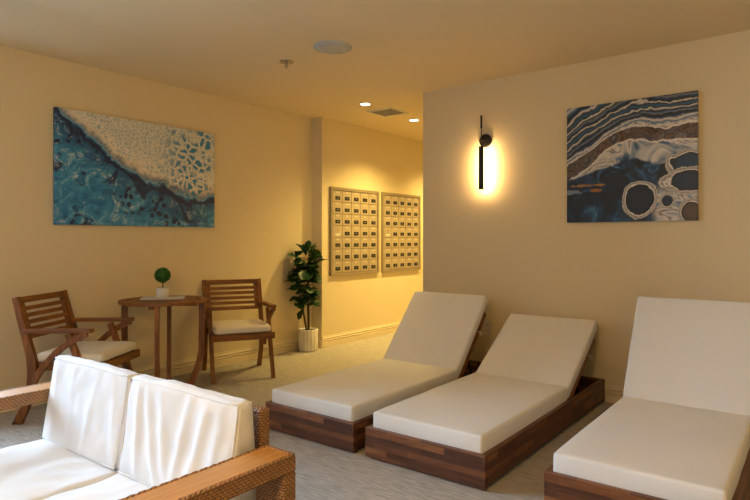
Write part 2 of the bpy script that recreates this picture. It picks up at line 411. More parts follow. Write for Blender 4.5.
def cushion(dx, dy, dz, r=.03, n=18, puff=.01, wr=.0, wscale=6., seed=0, shape=None, puffz=None):
    """soft box centred on the origin, base at z=0"""
    bm = bmesh.new()
    hs = (dx/2, dy/2, dz/2)
    def ax(h, cnt):
        e = [-h, -h+.15*r, -h+.35*r, -h+.65*r, -h+r]
        k = max(2, cnt)
        inner = [(-h+r)+(2*h-2*r)*i/k for i in range(1, k)]
        return e+inner+[-q for q in reversed(e)]
    def cnt(h): return max(2, int(n*h/max(hs)))
    A = [ax(h, cnt(h)) for h in hs]
    cache = {}
    def V(p):
        key = tuple(round(c, 6) for c in p)
        if key not in cache: cache[key] = bm.verts.new(p)
        return cache[key]
    for k in range(3):
        i, j = (k+1) % 3, (k+2) % 3
        for s in (-1, 1):
            for a0, a1 in zip(A[i], A[i][1:]):
                for b0, b1 in zip(A[j], A[j][1:]):
                    q = []
                    for (aa, bb) in ((a0, b0), (a1, b0), (a1, b1), (a0, b1)):
                        p = [0, 0, 0]; p[k] = s*hs[k]; p[i] = aa; p[j] = bb; q.append(V(tuple(p)))
                    bm.faces.new(q)
    for v in bm.verts:
        p = v.co.copy()
        inn = Vector([max(-(h-r), min(h-r, c)) for c, h in zip(p, hs)])
        d = p-inn
        if d.length > 1e-9:
            d.normalize(); p = inn+d*r
        u = [c/h for c, h in zip(p, hs)]
        for k in range(3):
            i, j = (k+1) % 3, (k+2) % 3
            amt = puff if not (k == 2 and puffz is not None) else puffz
            p[k] += math.copysign(1, u[k])*amt*(1-u[i]**4)*(1-u[j]**4)*min(1, abs(u[k]))
        if wr:
            q = Vector((p.x+seed*3.1, p.y+seed, p.z))
            w = noise.noise(q*wscale)*.6+noise.noise(q*wscale*2.3)*.4
            p += d*(w*wr) if d.length else Vector()
        if shape: p = shape(p, u)
        p.z += dz/2
        v.co = p
    return bm
def piping(bm, pts, r=.004): tube(bm, pts+[pts[0]], r, 6)

def thing(name, label, cat, loc=(0,0,0), rz=0, group=None):
    o = bpy.data.objects.new(name, None); COL.objects.link(o)
    o.location = loc; o.rotation_euler = (0, 0, rz); o.empty_display_size = .1
    return tag(o, label, cat, group)
def tag(o, label, cat, group=None):
    o['label'] = label; o['category'] = cat
    if group: o['group'] = group
    return o
def struct(o): o['kind'] = 'structure'; return o
def copy_tree(o, parent=None):
    c = o.copy(); COL.objects.link(c); c.parent = parent
    for ch in list(o.children): copy_tree(ch, c)
    return c

# ------------------------------------------------------------------ the room
T = .15
struct(obj('floor', B(XL-T, XR+T, YB-T, 9.2, -.1, 0), 'carpet'))
struct(obj('ceiling', B(XL-T, XR+T, YB-T, 9.2, H, H+.1), 'ceiling'))
# left wall with the window opening (out of the frame, to the left of the camera)
WY0, WY1, WZ0, WZ1 = -1.1, 1.62, .30, 2.32
bm = bmesh.new()
box(bm, XL-T, XL, YB, WY0, 0, H); box(bm, XL-T, XL, WY1, YC, 0, H)
box(bm, XL-T, XL, WY0, WY1, 0, WZ0); box(bm, XL-T, XL, WY0, WY1, WZ1, H)
struct(obj('wall_left', bm, 'wall'))
struct(obj('wall_mailbox', B(XL-T, XM, YC, 9.0, 0, H), 'wall'))
struct(obj('wall_hall', B(XM, XH, 9.0, 9.15, 0, H), 'wall'))
bm = bmesh.new()
for z0, z1, ps in ((0, H, [(XH, wy(XH)), (XR+.05, wy(XR+.05)), (XR+.05, wy(XR)+.3), (XH+.12, wy(XH)+.3), (XH+.12, 9.0), (XH, 9.0)]),):
    a_ = [bm.verts.new((*p, z0)) for p in ps]; b_ = [bm.verts.new((*p, z1)) for p in ps]
    bm.faces.new(a_); bm.faces.new(b_[::-1])
    for i in range(len(ps)): bm.faces.new((a_[i], a_[(i+1) % len(ps)], b_[(i+1) % len(ps)], b_[i]))
struct(obj('wall_front', bm, 'wall'))
struct(obj('wall_right', B(XR, XR+T, YB, YW+.1, 0, H), 'wall'))
BX0, BX1 = -4.3, .2
bm = bmesh.new()
box(bm, XL-T, BX0, YB-T, YB, 0, H); box(bm, BX1, XR+T, YB-T, YB, 0, H)
box(bm, BX0, BX1, YB-T, YB, 0, .15); box(bm, BX0, BX1, YB-T, YB, 2.4, H)
struct(obj('wall_back', bm, 'wall'))
def window(name, axis, a0, a1, z0, z1, pos, n):
    bm = bmesh.new(); w = .05
    def bx(p0, p1, q0, q1, d0=-.10, d1=-.05):
        if axis == 'y': box(bm, pos+d0, pos+d1, p0, p1, q0, q1)
        else: box(bm, p0, p1, pos+d0, pos+d1, q0, q1)
    bx(a0, a1, z0, z0+w); bx(a0, a1, z1-w, z1); bx(a0, a0+w, z0, z1); bx(a1-w, a1, z0, z1)
    for i in range(1, n):
        c = a0+(a1-a0)*i/n; bx(c-w/2, c+w/2, z0+w, z1-w)
    f = struct(obj(name, bm, 'white'))
    bm = bmesh.new(); bx(a0+w, a1-w, z0+w, z1-w, -.078, -.072); g = obj('window_pane', bm, 'glass', f)
window('window_1', 'y', WY0, WY1, WZ0, WZ1, XL, 3)
window('window_2', 'x', BX0, BX1, .15, 2.4, YB, 4)
# baseboards: stepped profile swept along each wall
prof = [(0, 0), (.020, 0), (.020, .058), (.006, .066), (.018, .073), (.018, .084), (.005, .092), (.015, .099), (.014, .110), (.006, .116), (.005, .132), (0, .134)]
def base(name, p0, p1, nrm):
    bm = bmesh.new(); n = Vector((*nrm, 0)); rows = []
    for p in (p0, p1):
        rows.append([bm.verts.new(Vector((p[0], p[1], z))+n*d) for d, z in prof])
    k = len(prof)
    for i in range(k): bm.faces.new((rows[0][i], rows[0][(i+1) % k], rows[1][(i+1) % k], rows[1][i]))
    bm.faces.new(rows[0]); bm.faces.new(rows[1][::-1])
    return struct(obj(name, bm, 'trim'))
base('baseboard_left', (XL, YB), (XL, YC), (1, 0))
base('baseboard_step', (XL+.016, YC), (XM+.016, YC), (0, -1))
base('baseboard_mailbox', (XM, YC), (XM, 9.0), (1, 0))
base('baseboard_front', (XH, wy(XH)), (XR, wy(XR)), (-math.sin(.035), -math.cos(.035)))
base('baseboard_right', (XR, YB), (XR, wy(XR)-.016), (-1, 0))

# ------------------------------------------------------------------ ceiling fittings
def downlight(x, y, label, cat='light', group=None, energy=60, col=(1, .55, .16), size=128, first=[None]):
    if first[0] is None:
        t = thing('recessed_downlight', label, cat, (x, y, H))
        bm = bmesh.new(); N = 40
        pr_ = [(.048, -.0005), (.050, -.006), (.062, -.006), (.066, -.0005)]
        rings = [[bm.verts.new((r*math.cos(2*math.pi*i/N), r*math.sin(2*math.pi*i/N), z)) for i in range(N)] for r, z in pr_]
        rings.append(rings[0])
        for a, b in zip(rings, rings[1:]):
            for i in range(N): bm.faces.new((a[i], a[(i+1) % N], b[(i+1) % N], b[i]))
        obj('trim_ring', bm, 'white', t, True)
        bm = bmesh.new(); lathe(bm, [(.047, -.0045), (.048, -.001)], 40); obj('lens', bm, 'lamp_disc', t)
        first[0] = t
    else:
        t = copy_tree(first[0]); t.location = (x, y, H)
    t['label'] = label
    if group: t['group'] = group
    ld = bpy.data.lights.new('downlight_beam', 'SPOT'); ld.energy = energy; ld.color = col
    ld.spot_size = math.radians(size); ld.spot_blend = 1.0; ld.shadow_soft_size = .05
    lo = bpy.data.objects.new('downlight_beam', ld); COL.objects.link(lo); lo.location = (x, y, H-.03)
    return t
HALL = (1, .70, .21); ROOM_FILL = (1, .78, .45)
G = 'recessed downlights in the ceiling'
downlight(-3.80, 4.81, 'lit round downlight just left of the square ceiling vent', group=G, energy=30, col=HALL)
downlight(-3.85, 5.81, 'lit round downlight farther down the hall, right of the vent', group=G, energy=225, col=HALL)
downlight(-3.85, 7.30, 'recessed downlight deep in the mailbox hall, hidden behind the lamp wall', group=G, energy=225, col=HALL)
for q, (x, y) in enumerate(((1.5, 3.4), (1.5, .6), (-1.2, .2))):  # downlights added out of view to bring warm light into the room
    downlight(x, y, ['added unseen downlight over the far right, warm fill', 'added unseen downlight right of the camera, warm fill', 'added unseen downlight above the sofa front, warm fill'][q], group=G, energy=(9, 9, 22)[q], col=ROOM_FILL)

t = thing('ceiling_speaker', 'large round pale grille speaker flush in the ceiling', 'speaker', (-2.865, 3.235, H))
bm = bmesh.new(); lathe(bm, [(.145, -.0005), (.145, -.005), (.140, -.009), (.132, -.009), (.131, -.004)], 64); obj('bezel', bm, 'grille', t, False)
bm = bmesh.new(); lathe(bm, [(.130, -.0045), (.130, -.0085), (.09, -.011), (.01, -.012)], 64); obj('grille', bm, 'grille', t, True)

t = thing('fire_sprinkler', 'small chrome pendent sprinkler head with a round plate in the ceiling', 'sprinkler', (-3.395, 3.28, H))
bm = bmesh.new(); lathe(bm, [(.058, -.0005), (.056, -.006), (.030, -.009), (.012, -.006)], 40); obj('escutcheon', bm, 'chrome', t, True)
bm = bmesh.new(); lathe(bm, [(.009, -.009), (.009, -.022), (.005, -.024), (.005, -.045)], 16)
tube(bm, [(.009, 0, -.020), (.016, 0, -.033), (.004, 0, -.047)], .0025, 8); tube(bm, [(-.009, 0, -.020), (-.016, 0, -.033), (-.004, 0, -.047)], .0025, 8)
obj('sprinkler_body', bm, 'chrome', t)
bm = bmesh.new(); lathe(bm, [(.017, -.0475), (.017, -.0495), (.003, -.051)], 20); obj('deflector', bm, 'chrome', t)

t = thing('ceiling_vent', 'square grey air register with a pale rim in the hall ceiling', 'vent', (-3.845, 5.27, H))
bm = bmesh.new()
for a in range(4):
    box(bm, -.17, .17, .145, .17, -.008, -.0005, Matrix.Rotation(a*math.pi/2, 4, 'Z'))
obj('frame', bm, 'white', t, bevel=.001)
bm = bmesh.new(); box(bm, -.144, .144, -.144, .144, -.003, -.001)
for k in range(11):
    y = -.13+k*.026; box(bm, -.144, .144, y-.008, y+.008, -.0075, -.0035, None)
obj('louvres', bm, 'vent', t)

# ------------------------------------------------------------------ wall sconce
SX = -2.381
t = thing('wall_sconce', 'slim black vertical bar sconce glowing against the wall', 'wall lamp', (SX, wy(SX), 2.15), WR)
bm = bmesh.new()
lathe(bm, [(.060, 0.0005), (.060, .016), (.057, .019), (.008, .019)], 40); bmesh.ops.rotate(bm, matrix=Matrix.Rotation(math.pi/2, 3, 'X'), verts=bm.verts)
obj('backplate', bm, 'black', t, False)
D = -.085
bm = bmesh.new(); tube(bm, [(0, -.018, 0), (0, D+.004, 0)], .007, 12); tube(bm, [(0, D, .11), (0, D, -.06)], .0045, 10)
lathe(bm, [(.012, -.012), (.012, .012)], 16, 0, D); obj('arm', bm, 'black', t)
bm = bmesh.new(); tube(bm, [(0, D, .215), (0, D, .10)], .009, 14); obj('upper_rod', bm, 'black', t)
# open channel lamp housing facing the wall
bm = bmesh.new(); N = 16; Rr = .025
zz = (-.062, -.44)
for z0, z1 in (zz,):
    out = []; inn = []
    for i in range(N+1):
        a = math.pi*(1.0+i/N)     # round side towards the room
        out.append((Rr*math.cos(a), D+Rr*math.sin(a))); inn.append(((Rr-.002)*math.cos(a), D+(Rr-.002)*math.sin(a)))
    sec = out+inn[::-1]
    A = [bm.verts.new((x, y, z0)) for x, y in sec]; Bv = [bm.verts.new((x, y, z1)) for x, y in sec]
    k = len(sec)
    for i in range(k): bm.faces.new((A[i], A[(i+1) % k], Bv[(i+1) % k], Bv[i]))
    for S in (A, Bv):
        for i in range(N): bm.faces.new((S[i], S[i+1], S[k-2-i], S[k-1-i]))
for z in (zz[0], zz[1]):
    tube(bm, [(0, D, z-.002), (0, D, z+.002)], .025, 24)
obj('lamp_housing', bm, 'black', t)
obj('led_strip', B(-.014, .014, D+.002, D+.010, zz[1]+.008, zz[0]-.008), 'led', t)
ld = bpy.data.lights.new('sconce_glow', 'AREA'); ld.shape = 'RECTANGLE'; ld.size = .03; ld.size_y = .36
ld.energy = 4.6; ld.color = (1, .62, .25)
lo = bpy.data.objects.new('sconce_glow', ld); COL.objects.link(lo); lo.location = (SX, wy(SX)+D+.013, 2.15-.25)
lo.rotation_euler = (math.radians(90), 0, 0)    # emits towards +Y, at the wall

# added pendants, out of view, put in as warm fill for the room
def pendant(x, y, z, label, e):
    t = thing('added_pendant', label, 'added fill lamp', (x, y, z), 0, 'added globe pendants out of view')
    bm = bmesh.new(); tube(bm, [(0, 0, .12), (0, 0, H-z-.02)], .004, 8); obj('cord', bm, 'black', t)
    bm = bmesh.new(); lathe(bm, [(.02, .10), (.03, .12), (.03, .15), (.01, .16)], 20); obj('socket', bm, 'black', t, True)
    bm = bmesh.new(); lathe(bm, [(.06, H-z-.03), (.06, H-z-.0005)], 24); obj('canopy', bm, 'black', t)
    bm = bmesh.new(); bmesh.ops.create_uvsphere(bm, u_segments=24, v_segments=16, radius=.11)
    g = obj('globe', bm, 'globe', t, True)
    g.visible_shadow = True
    ld = bpy.data.lights.new('added_pendant_bulb', 'POINT'); ld.energy = e; ld.color = (1, .60, .17); ld.shadow_soft_size = .12
    lo = bpy.data.objects.new('added_pendant_bulb', ld); COL.objects.link(lo); lo.location = (x, y, z)
pendant(1.5, 2.4, 1.95, 'added unseen globe pendant right of the loungers, warm fill', 7)
pendant(-.6, -.9, 2.15, 'added unseen globe pendant behind the camera, warm fill', 78)
# ------------------------------------------------------------------ outlet
t = thing('wall_outlet', 'white duplex power outlet low on the wall behind the first lounger', 'outlet', (-2.37, wy(-2.37), .475), WR)
obj('cover_plate', B(-.037, .037, -.006, -.0005, -.058, .058), 'outlet', t, bevel=.002)
for z in (.024, -.024):
    r = obj('receptacle', B(-.016, .016, -.009, -.006, z-.017, z+.017), 'outlet', t, bevel=.002)
    bm = bmesh.new(); box(bm, -.008, -.005, -.0095, -.0088, z-.003, z+.008); box(bm, .005, .008, -.0095, -.0088, z-.003, z+.008)
    box(bm, -.002, .002, -.0095, -.0088, z-.012, z-.008); obj('slot', bm, 'slot', r)

# ------------------------------------------------------------------ paintings
def painting(label, loc, rz, w, h, mat):
    t = thing('canvas_painting', label, 'painting', loc, rz)
    o = obj('canvas', B(0, w, -.035, -.001, 0, h), mat, t, bevel=.002)
    bm = bmesh.new()
    box(bm, .02, w-.02, -.0009, -.0002, .02, .05); box(bm, .02, w-.02, -.0009, -.0002, h-.05, h-.02)
    return t
# local x runs along the wall, local -y looks into the room
painting('wide blue and cream poured abstract canvas on the left wall', (XL, 2.097, 1.384), math.pi/2, 1.506, .917, art_wave(1.506, .917))
painting('square navy, white and black swirled abstract canvas above the loungers', (-1.630, wy(-1.63), 1.403), WR, .943, .921, art_agate(.943, .921))

# ------------------------------------------------------------------ mailboxes
def mailbox(y0, y1, label):
    w = y1-y0; z0, z1 = .831, 1.890; h = z1-z0
    t = thing('mailbox_cabinet', label, 'mailboxes', (XM, y0, z0), 0, 'mailbox cabinets set in the hall wall')
    bm = bmesh.new(); b = .035
    box(bm, .0005, .030, 0, w, 0, b); box(bm, .0005, .030, 0, w, h-b, h)
    box(bm, .0005, .030, 0, b, b, h-b); box(bm, .0005, .030, w-b, w, b, h-b)
    obj('frame', bm, 'mailbox_dark', t)
    obj('back_panel', B(.0005, .008, b, w-b, b, h-b), 'mailbox_dark', t)
    cw = (w-2*b)/5; rh = (h-2*b)/7
    dm = None
    for r in range(7):
        for c in range(5):
            y = b+c*cw; z = h-b-(r+1)*rh
            if r == 3 and c == 0:
                d = obj('outgoing_mail_panel', B(.008, .022, .003, cw-.003, .003, rh-.003), 'mailbox', t, bevel=.0015, loc=(0, y, z))
                bm = bmesh.new(); tube(bm, [(.0215, cw*.55, rh*.62), (.026, cw*.55, rh*.62)], .009, 12); box(bm, .0222, .0228, cw*.53, cw*.57, rh*.42, rh*.58)
                obj('lock', bm, 'chrome', d)
                bm = bmesh.new(); box(bm, .0222, .0226, cw*.3, cw*.8, rh*.24, rh*.30); box(bm, .0222, .0226, cw*.38, cw*.72, rh*.16, rh*.20)
                obj('lettering', bm, 'digits', d)
                continue
            if dm is None:
                d = obj('door', B(.008, .022, .003, cw-.003, .003, rh-.003), 'mailbox', t, bevel=.0015)
                pc = cw*.52; pz = rh*.34
                p = obj('number_plate', B(.022, .026, pc-.043, pc+.043, pz-.021, pz+.021), 'black_plate', d, bevel=.001)
                bm = bmesh.new(); box(bm, .0261, .0264, pc-.006, pc-.004, pz-.004, pz+.004); box(bm, .0261, .0264, pc+.001, pc+.004, pz-.004, pz+.004)
                g = obj('name_label', B(.0222, .0227, pc-.026, pc+.026, rh*.81, rh*.845), 'digits', d)
                me = bpy.data.meshes.new('number_plate_mark'); bm2 = bmesh.new(); bm2.from_mesh(p.data)
                bm.to_mesh(me); bm2.from_mesh(me); 
                k = len(p.data.polygons); bm2.to_mesh(p.data); p.data.materials.append(M['digits'])
                for poly in p.data.polygons[k:]: poly.material_index = 1
                bm.free(); bm2.free(); bpy.data.meshes.remove(me)
                dm = d
            else:
                d = copy_tree(dm, t)
            d.location = (0, y, z)
    return t
mailbox(5.149, 6.094, 'nearer beige apartment mailbox cabinet, beside the ficus')
mailbox(6.170, 7.086, 'farther beige apartment mailbox cabinet, next to the lamp wall edge')

# ------------------------------------------------------------------ loungers
LW = .765; LY0 = 2.655; LLEN = 2.028; FH = .18
def lounger(x0, ang, label, LLEN, slen=1.29):
    """x0 left edge; ang backrest angle (degrees)"""
    t = thing('chaise_lounger', label, 'lounger', (x0+LW/2, LY0, 0), 0, 'white sun loungers along the lamp wall')
    w = LW/2; th = .03
    obj('foot_board', B(-w, w, 0, th, .008, FH), 'block_x', t, bevel=.003)
    obj('head_board', B(-w, w, LLEN-th, LLEN, .008, FH), 'block_x', t, bevel=.003)
    for s in (-1, 1):
        a, b = (-w, -w+th) if s < 0 else (w-th, w)
        obj('side_board', B(a, b, th, LLEN-th, .022, FH), 'block_y', t, bevel=.003)
        for yy in (.04, .70, 1.36, LLEN-.09):
            obj('foot', B(s*(w-.075)-.03, s*(w-.075)+.03, yy, yy+.05, 0, .06), 'block_x', t, bevel=.002)
    bm = bmesh.new()
    for k in range(12):
        y = .05+k*.102; box(bm, -w+th, w-th, y, y+.075, .125, .143)
    obj('slats', bm, 'teak_x', t)
    hy = 1.30; hz = .150
    a = math.radians(ang)
    m = cushion(LW-.058, slen-.028, .116, .016, 26, .003, .0035, 5, x0, puffz=.004)
    o = obj('seat_mattress', m, 'mattress', t, True, loc=(0, .028+(slen-.028)/2, .152))
    piv = bpy.data.objects.new('backrest', None)
    # backrest board with its own mattress (both turned about the hinge)
    R = Matrix.Translation((0, hy, hz)) @ Matrix.Rotation(a, 4, 'X')
    bpy.data.objects.remove(piv)
    bm = bmesh.new()
    for s in (-1, 1): box(bm, s*(w-.055)-.022, s*(w-.055)+.022, .02, .69, -.034, .015)
    for k in range(6): box(bm, -w+.077, w-.077, .03+k*.115, .095+k*.115, -.008, .012)
    bmesh.ops.transform(bm, matrix=R, verts=bm.verts)
    obj('backrest', bm, 'teak_y', t, bevel=.002)
    bl = .785
    m = cushion(LW-.060, bl, .080, .016, 22, .004, .003, 5, x0+2, puffz=.006)
    bmesh.ops.transform(m, matrix=R @ Matrix.Translation((0, bl/2+.012, .016)), verts=m.verts)
    obj('back_mattress', m, 'mattress', t, True)
    # prop strut on each side
    top = R @ Vector((0, .36, -.015))
    bm = bmesh.new()
    for s in (-1, 1):
        tube(bm, [(s*(w-.10), top.y, top.z), (s*(w-.10), top.y+.10, .13)], .009, 8)
    tube(bm, [(-(w-.10), top.y+.10, .13), ((w-.10), top.y+.10, .13)], .009, 8)
    obj('prop_strut', bm, 'black', t)
    bm = bmesh.new()
    for s in (-1, 1): box(bm, s*(w-.055)-.018, s*(w-.055)+.018, hy+.05, LLEN-th, .10, .125)
    obj('notched_rail', bm, 'teak_y', t)
    bm = bmesh.new()
    for s in (1, -1):
        p = R @ Vector((s*(w-.03), .50, .0)); tube(bm, [p, p+Vector((s*.022, .012, -.012)), p+Vector((s*.028, .02, -.045))], .0025, 6)
        tube(bm, [p, p+Vector((s*.012, .02, -.03))], .0025, 6)
    obj('tie_cord', bm, 'string', t)
    return t
lounger(-2.952, 47.5, 'white chaise lounger on a dark wood base, leftmost of the three', 2.05)
lounger(-2.098, 31.7, 'middle white chaise lounger, backrest set lowest of the three', 2.045)
lounger(-1.030, 58.5, 'white chaise lounger at the right edge, backrest raised steepest', 2.01)

# ------------------------------------------------------------------ chairs
def chair():
    t = thing('slatted_armchair', '', 'chair', (0, 0, 0), 0, 'wooden armchairs at the bistro table')
    hw = .268; th = .034
    leg = spline([(-.325, .868, .040), (-.285, .72, .046), (-.235, .55, .054), (-.205, .42, .064), (-.205, .30, .060), (-.235, .16, .052), (-.30, .02, .058), (-.31, 0, .060)])
    front = [(.055, .622, .038), (.125, .44, .042), (.205, .23, .040), (.290, 0, .036)]
    brace = spline([(.205, .628, .040), (.12, .592, .042), (.02, .525, .042), (-.07, .44, .042), (-.15, .335, .040), (-.19, .235, .034)])
    for s in (-1, 1):
        bm = bmesh.new(); bar(bm, leg, s*hw, th, True); obj('leg', bm, 'teak', t, bevel=.003)
        bm = bmesh.new(); bar(bm, front, s*(hw-.001), th, True); obj('leg', bm, 'teak', t, bevel=.003)
        bm = bmesh.new(); bar(bm, brace, s*(hw+.030), .026); obj('arm_brace', bm, 'teak', t, bevel=.003)
        bm = bmesh.new(); box(bm, -.25, .232, s*(hw+.012)-.030, s*(hw+.012)+.030, .630, .658)
        bmesh.ops.rotate(bm, cent=(0, 0, .64), matrix=Matrix.Rotation(math.radians(-1), 3, 'Y'), verts=bm.verts)
        obj('armrest', bm, 'teak_x', t, bevel=.006, seg=3)
        obj('seat_rail', B(-.205, .27, s*(hw-.032)-.012, s*(hw-.032)+.012, .365, .42), 'teak_x', t, bevel=.003)
    obj('seat_rail', B(.262, .288, -hw-.016, hw+.016, .362, .42), 'teak_y', t, bevel=.003)
    obj('seat_rail', B(-.22, -.196, -hw+.018, hw-.018, .37, .41), 'teak_y', t, bevel=.003)
    bm = bmesh.new()
    for k in range(7): box(bm, -.185+k*.064, -.135+k*.064, -hw+.044, hw-.044, .400, .4145)
    obj('seat_slats', bm, 'teak_y', t)
    # backrest frame: stiles, six rails, in the tilted plane
    d = Vector((-.285+.325, 0, .72-.868)).normalized()       # down along the post
    ang = math.atan2(-d.x, -d.z)
    R = Matrix.Translation((-.323, 0, .868)) @ Matrix.Rotation(math.atan2(d.x, -d.z)*-1, 4, 'Y')
    bm = bmesh.new()
    for s in (-1, 1): box(bm, -.012, .012, s*(hw-.036)-.019, s*(hw-.036)+.019, -.300, -.006)
    box(bm, -.013, .013, -hw+.017, hw-.017, -.044, -.002)
    obj_b = bm
    bmesh.ops.transform(bm, matrix=R, verts=bm.verts); obj('backrest_frame', bm, 'teak_y', t, bevel=.002)
    for k in range(4):
        z = -.070-k*.049
        bm = B(-.008, .008, -hw+.055, hw-.055, z-.029, z); bmesh.ops.transform(bm, matrix=R, verts=bm.verts)
        obj('back_slat', bm, 'teak_y', t, bevel=.002)
    bm = B(-.013, .013, -hw+.017, hw-.017, -.300, -.268); bmesh.ops.transform(bm, matrix=R, verts=bm.verts)
    obj('back_slat', bm, 'teak_y', t, bevel=.002)
    m = cushion(.47, .50, .062, .022, 16, .004, .004, 7, 3, puffz=.008)
    obj('seat_cushion', m, 'chair_cushion', t, True, loc=(.045, 0, .422))
    return t
c1 = chair(); c1.location = (-4.268, 2.089, 0); c1.rotation_euler.z = math.radians(33)
c1['label'] = 'slatted wooden armchair left of the bistro table, nearest the sofa'
c2 = copy_tree(c1); c2.location = (-4.35, 3.575, 0); c2.rotation_euler.z = math.radians(-29)
c2['label'] = 'slatted wooden armchair right of the bistro table, towards the ficus'

# ------------------------------------------------------------------ bistro table
TX, TY, TZ = -4.375, 2.81, .765
t = thing('bistro_table', 'small round slatted wooden table between the two armchairs', 'table', (TX, TY, 0), math.radians(37.3))
# local x = to the right of the picture, local y = away
r = .352
bm = bmesh.new()
N = 72
def ring_prism(bm, ri, ro, z0, z1):
    R = [[bm.verts.new((q*math.cos(2*math.pi*i/N), q*math.sin(2*math.pi*i/N), z)) for i in range(N)] for q, z in ((ri, z0), (ro, z0), (ro, z1), (ri, z1))]
    for a in range(4):
        A, Bq = R[a], R[(a+1) % 4]
        for i in range(N): bm.faces.new((A[i], A[(i+1) % N], Bq[(i+1) % N], Bq[i]))
ring_prism(bm, r-.062, r, TZ-.024, TZ)
obj('tabletop_rim', bm, 'teak_x', t, bevel=.003)
bm = bmesh.new(); ri = r-.0625; step = .046
k = -7
for k in range(-7, 8):
    y0, y1 = k*step-.0195, k*step+.0195
    if max(abs(y0), abs(y1)) >= ri: continue
    q = math.sqrt(ri*ri-max(abs(y0), abs(y1))**2)-.001
    vs = box(bm, -q, q, y0, y1, TZ-.020, TZ-.002)
bmesh.ops.rotate(bm, matrix=Matrix.Rotation(math.radians(62), 3, 'Z'), verts=bm.verts)
obj('tabletop_slats', bm, 'teak_x', t)
obj('under_rail', B(-.28, .28, -.02, .02, TZ-.055, TZ-.025), 'teak_x', t, bevel=.003)
obj('under_rail', B(-.02, .02, -.28, .28, TZ-.055, TZ-.025), 'teak_y', t, bevel=.003)
for a in (11, 101, 191, 281):
    bm = bmesh.new()
    bend = 1.0 if a in (11, 191) else 0.25
    pts = spline([(.306, TZ-.025, .046), (.308, .62, .045), (.306, .45, .045), (.30, .30, .045), (.30-.05*bend, .12, .050), (.30-.11*bend, 0, .062)])
    bar(bm, pts, 0, .034, True)
    bmesh.ops.rotate(bm, matrix=Matrix.Rotation(math.radians(a), 3, 'Z'), verts=bm.verts)
    obj('leg', bm, 'teak', t, bevel=.003)
# tray and topiary
TR = math.radians(37)
o = thing('serving_tray', 'pale flat rectangular tray under the topiary pot', 'tray', (-4.412, 2.832, TZ), math.radians(50))
obj('tray_base', B(-.165, .165, -.085, .085, .0005, .008), 'pale_tray', o, bevel=.002)
bm = bmesh.new()
for a, b, c, d in ((-.172, .172, .085, .092), (-.172, .172, -.092, -.085), (-.172, -.165, -.085, .085), (.165, .172, -.085, .085)):
    box(bm, a, b, c, d, .001, .015)
obj('tray_rim', bm, 'pale_tray', o)
o = thing('potted_topiary', 'tiny ball topiary in a white pot on the bistro table', 'plant', (-4.392, 2.812, TZ+.009))
bm = bmesh.new(); lathe(bm, [(.045, 0), (.050, .004), (.052, .088), (.047, .088), (.045, .074), (.002, .073)], 40); obj('pot', bm, 'pot', o, True)
bm = bmesh.new(); lathe(bm, [(.044, .0745), (.044, .079), (.002, .082)], 24); obj('soil', bm, 'soil', o)
bm = bmesh.new(); tube(bm, [(0, 0, .078), (.002, 0, .11), (0, 0, .16)], .005, 8); obj('stem', bm, 'trunk', o)
bm = bmesh.new(); bmesh.ops.create_icosphere(bm, subdivisions=3, radius=.056)
for v_ in bm.verts: v_.co *= 1+.05*noise.noise(v_.co*60)
def small_leaf(bm, p, d, s, w):
    d = d.normalized(); a = d.orthogonal().normalized(); a = Matrix.Rotation(random.uniform(0, 6.28), 3, d) @ a; n_ = d.cross(a)
    q = [p, p+d*s*.5+a*w+n_*.002, p+d*s, p+d*s*.5-a*w+n_*.002]
    bm.faces.new([bm.verts.new(x) for x in q])
for i in range(900):
    d = Vector((random.gauss(0, 1), random.gauss(0, 1), random.gauss(0, 1))).normalized()
    dd = (d+Vector((random.gauss(0, .6), random.gauss(0, .6), random.gauss(0, .6)))).normalized()
    small_leaf(bm, d*.054, dd, random.uniform(.012, .018), .0045)
bmesh.ops.translate(bm, vec=(0, 0, .192), verts=bm.verts)
obj('ball_foliage', bm, 'ball', o)

# ------------------------------------------------------------------ ficus
PX, PY = -4.632, 4.815
o = thing('potted_ficus', 'tall fiddle leaf plant in a ribbed white pot in the corner', 'plant', (PX, PY, 0))
def rib(i): return 1+.05*abs(math.cos(i*math.pi/8))
bm = bmesh.new(); lathe(bm, [(.098, 0.0), (.104, .006), (.110, .03), (.113, .24), (.110, .247), (.100, .247), (.098, .225), (.003, .222)], 128, wob=lambda i: 1-.05*abs(math.sin(i*math.pi*16/128))**4 if True else 1)
obj('pot', bm, 'pot', o, True)
bm = bmesh.new(); lathe(bm, [(.096, .2255), (.096, .232), (.003, .236)], 32); obj('soil', bm, 'soil', o)
stems = [[(0, 0, .228), (.006, -.006, .42), (-.008, -.01, .66), (.0, -.004, .88), (.012, .0, 1.08), (.018, -.01, 1.18)],
         [(.018, -.01, .228), (.03, -.02, .40), (.045, -.045, .60), (.055, -.06, .82), (.06, -.075, 1.0)],
         [(-.014, -.012, .228), (-.03, -.05, .45), (-.04, -.10, .68), (-.05, -.13, .92), (-.05, -.145, 1.06)]]
bm = bmesh.new()
for s_ in stems: tube(bm, s_, [.010, .009, .008, .007, .006, .005][:len(s_)], 8)
obj('stem', bm, 'trunk', o)
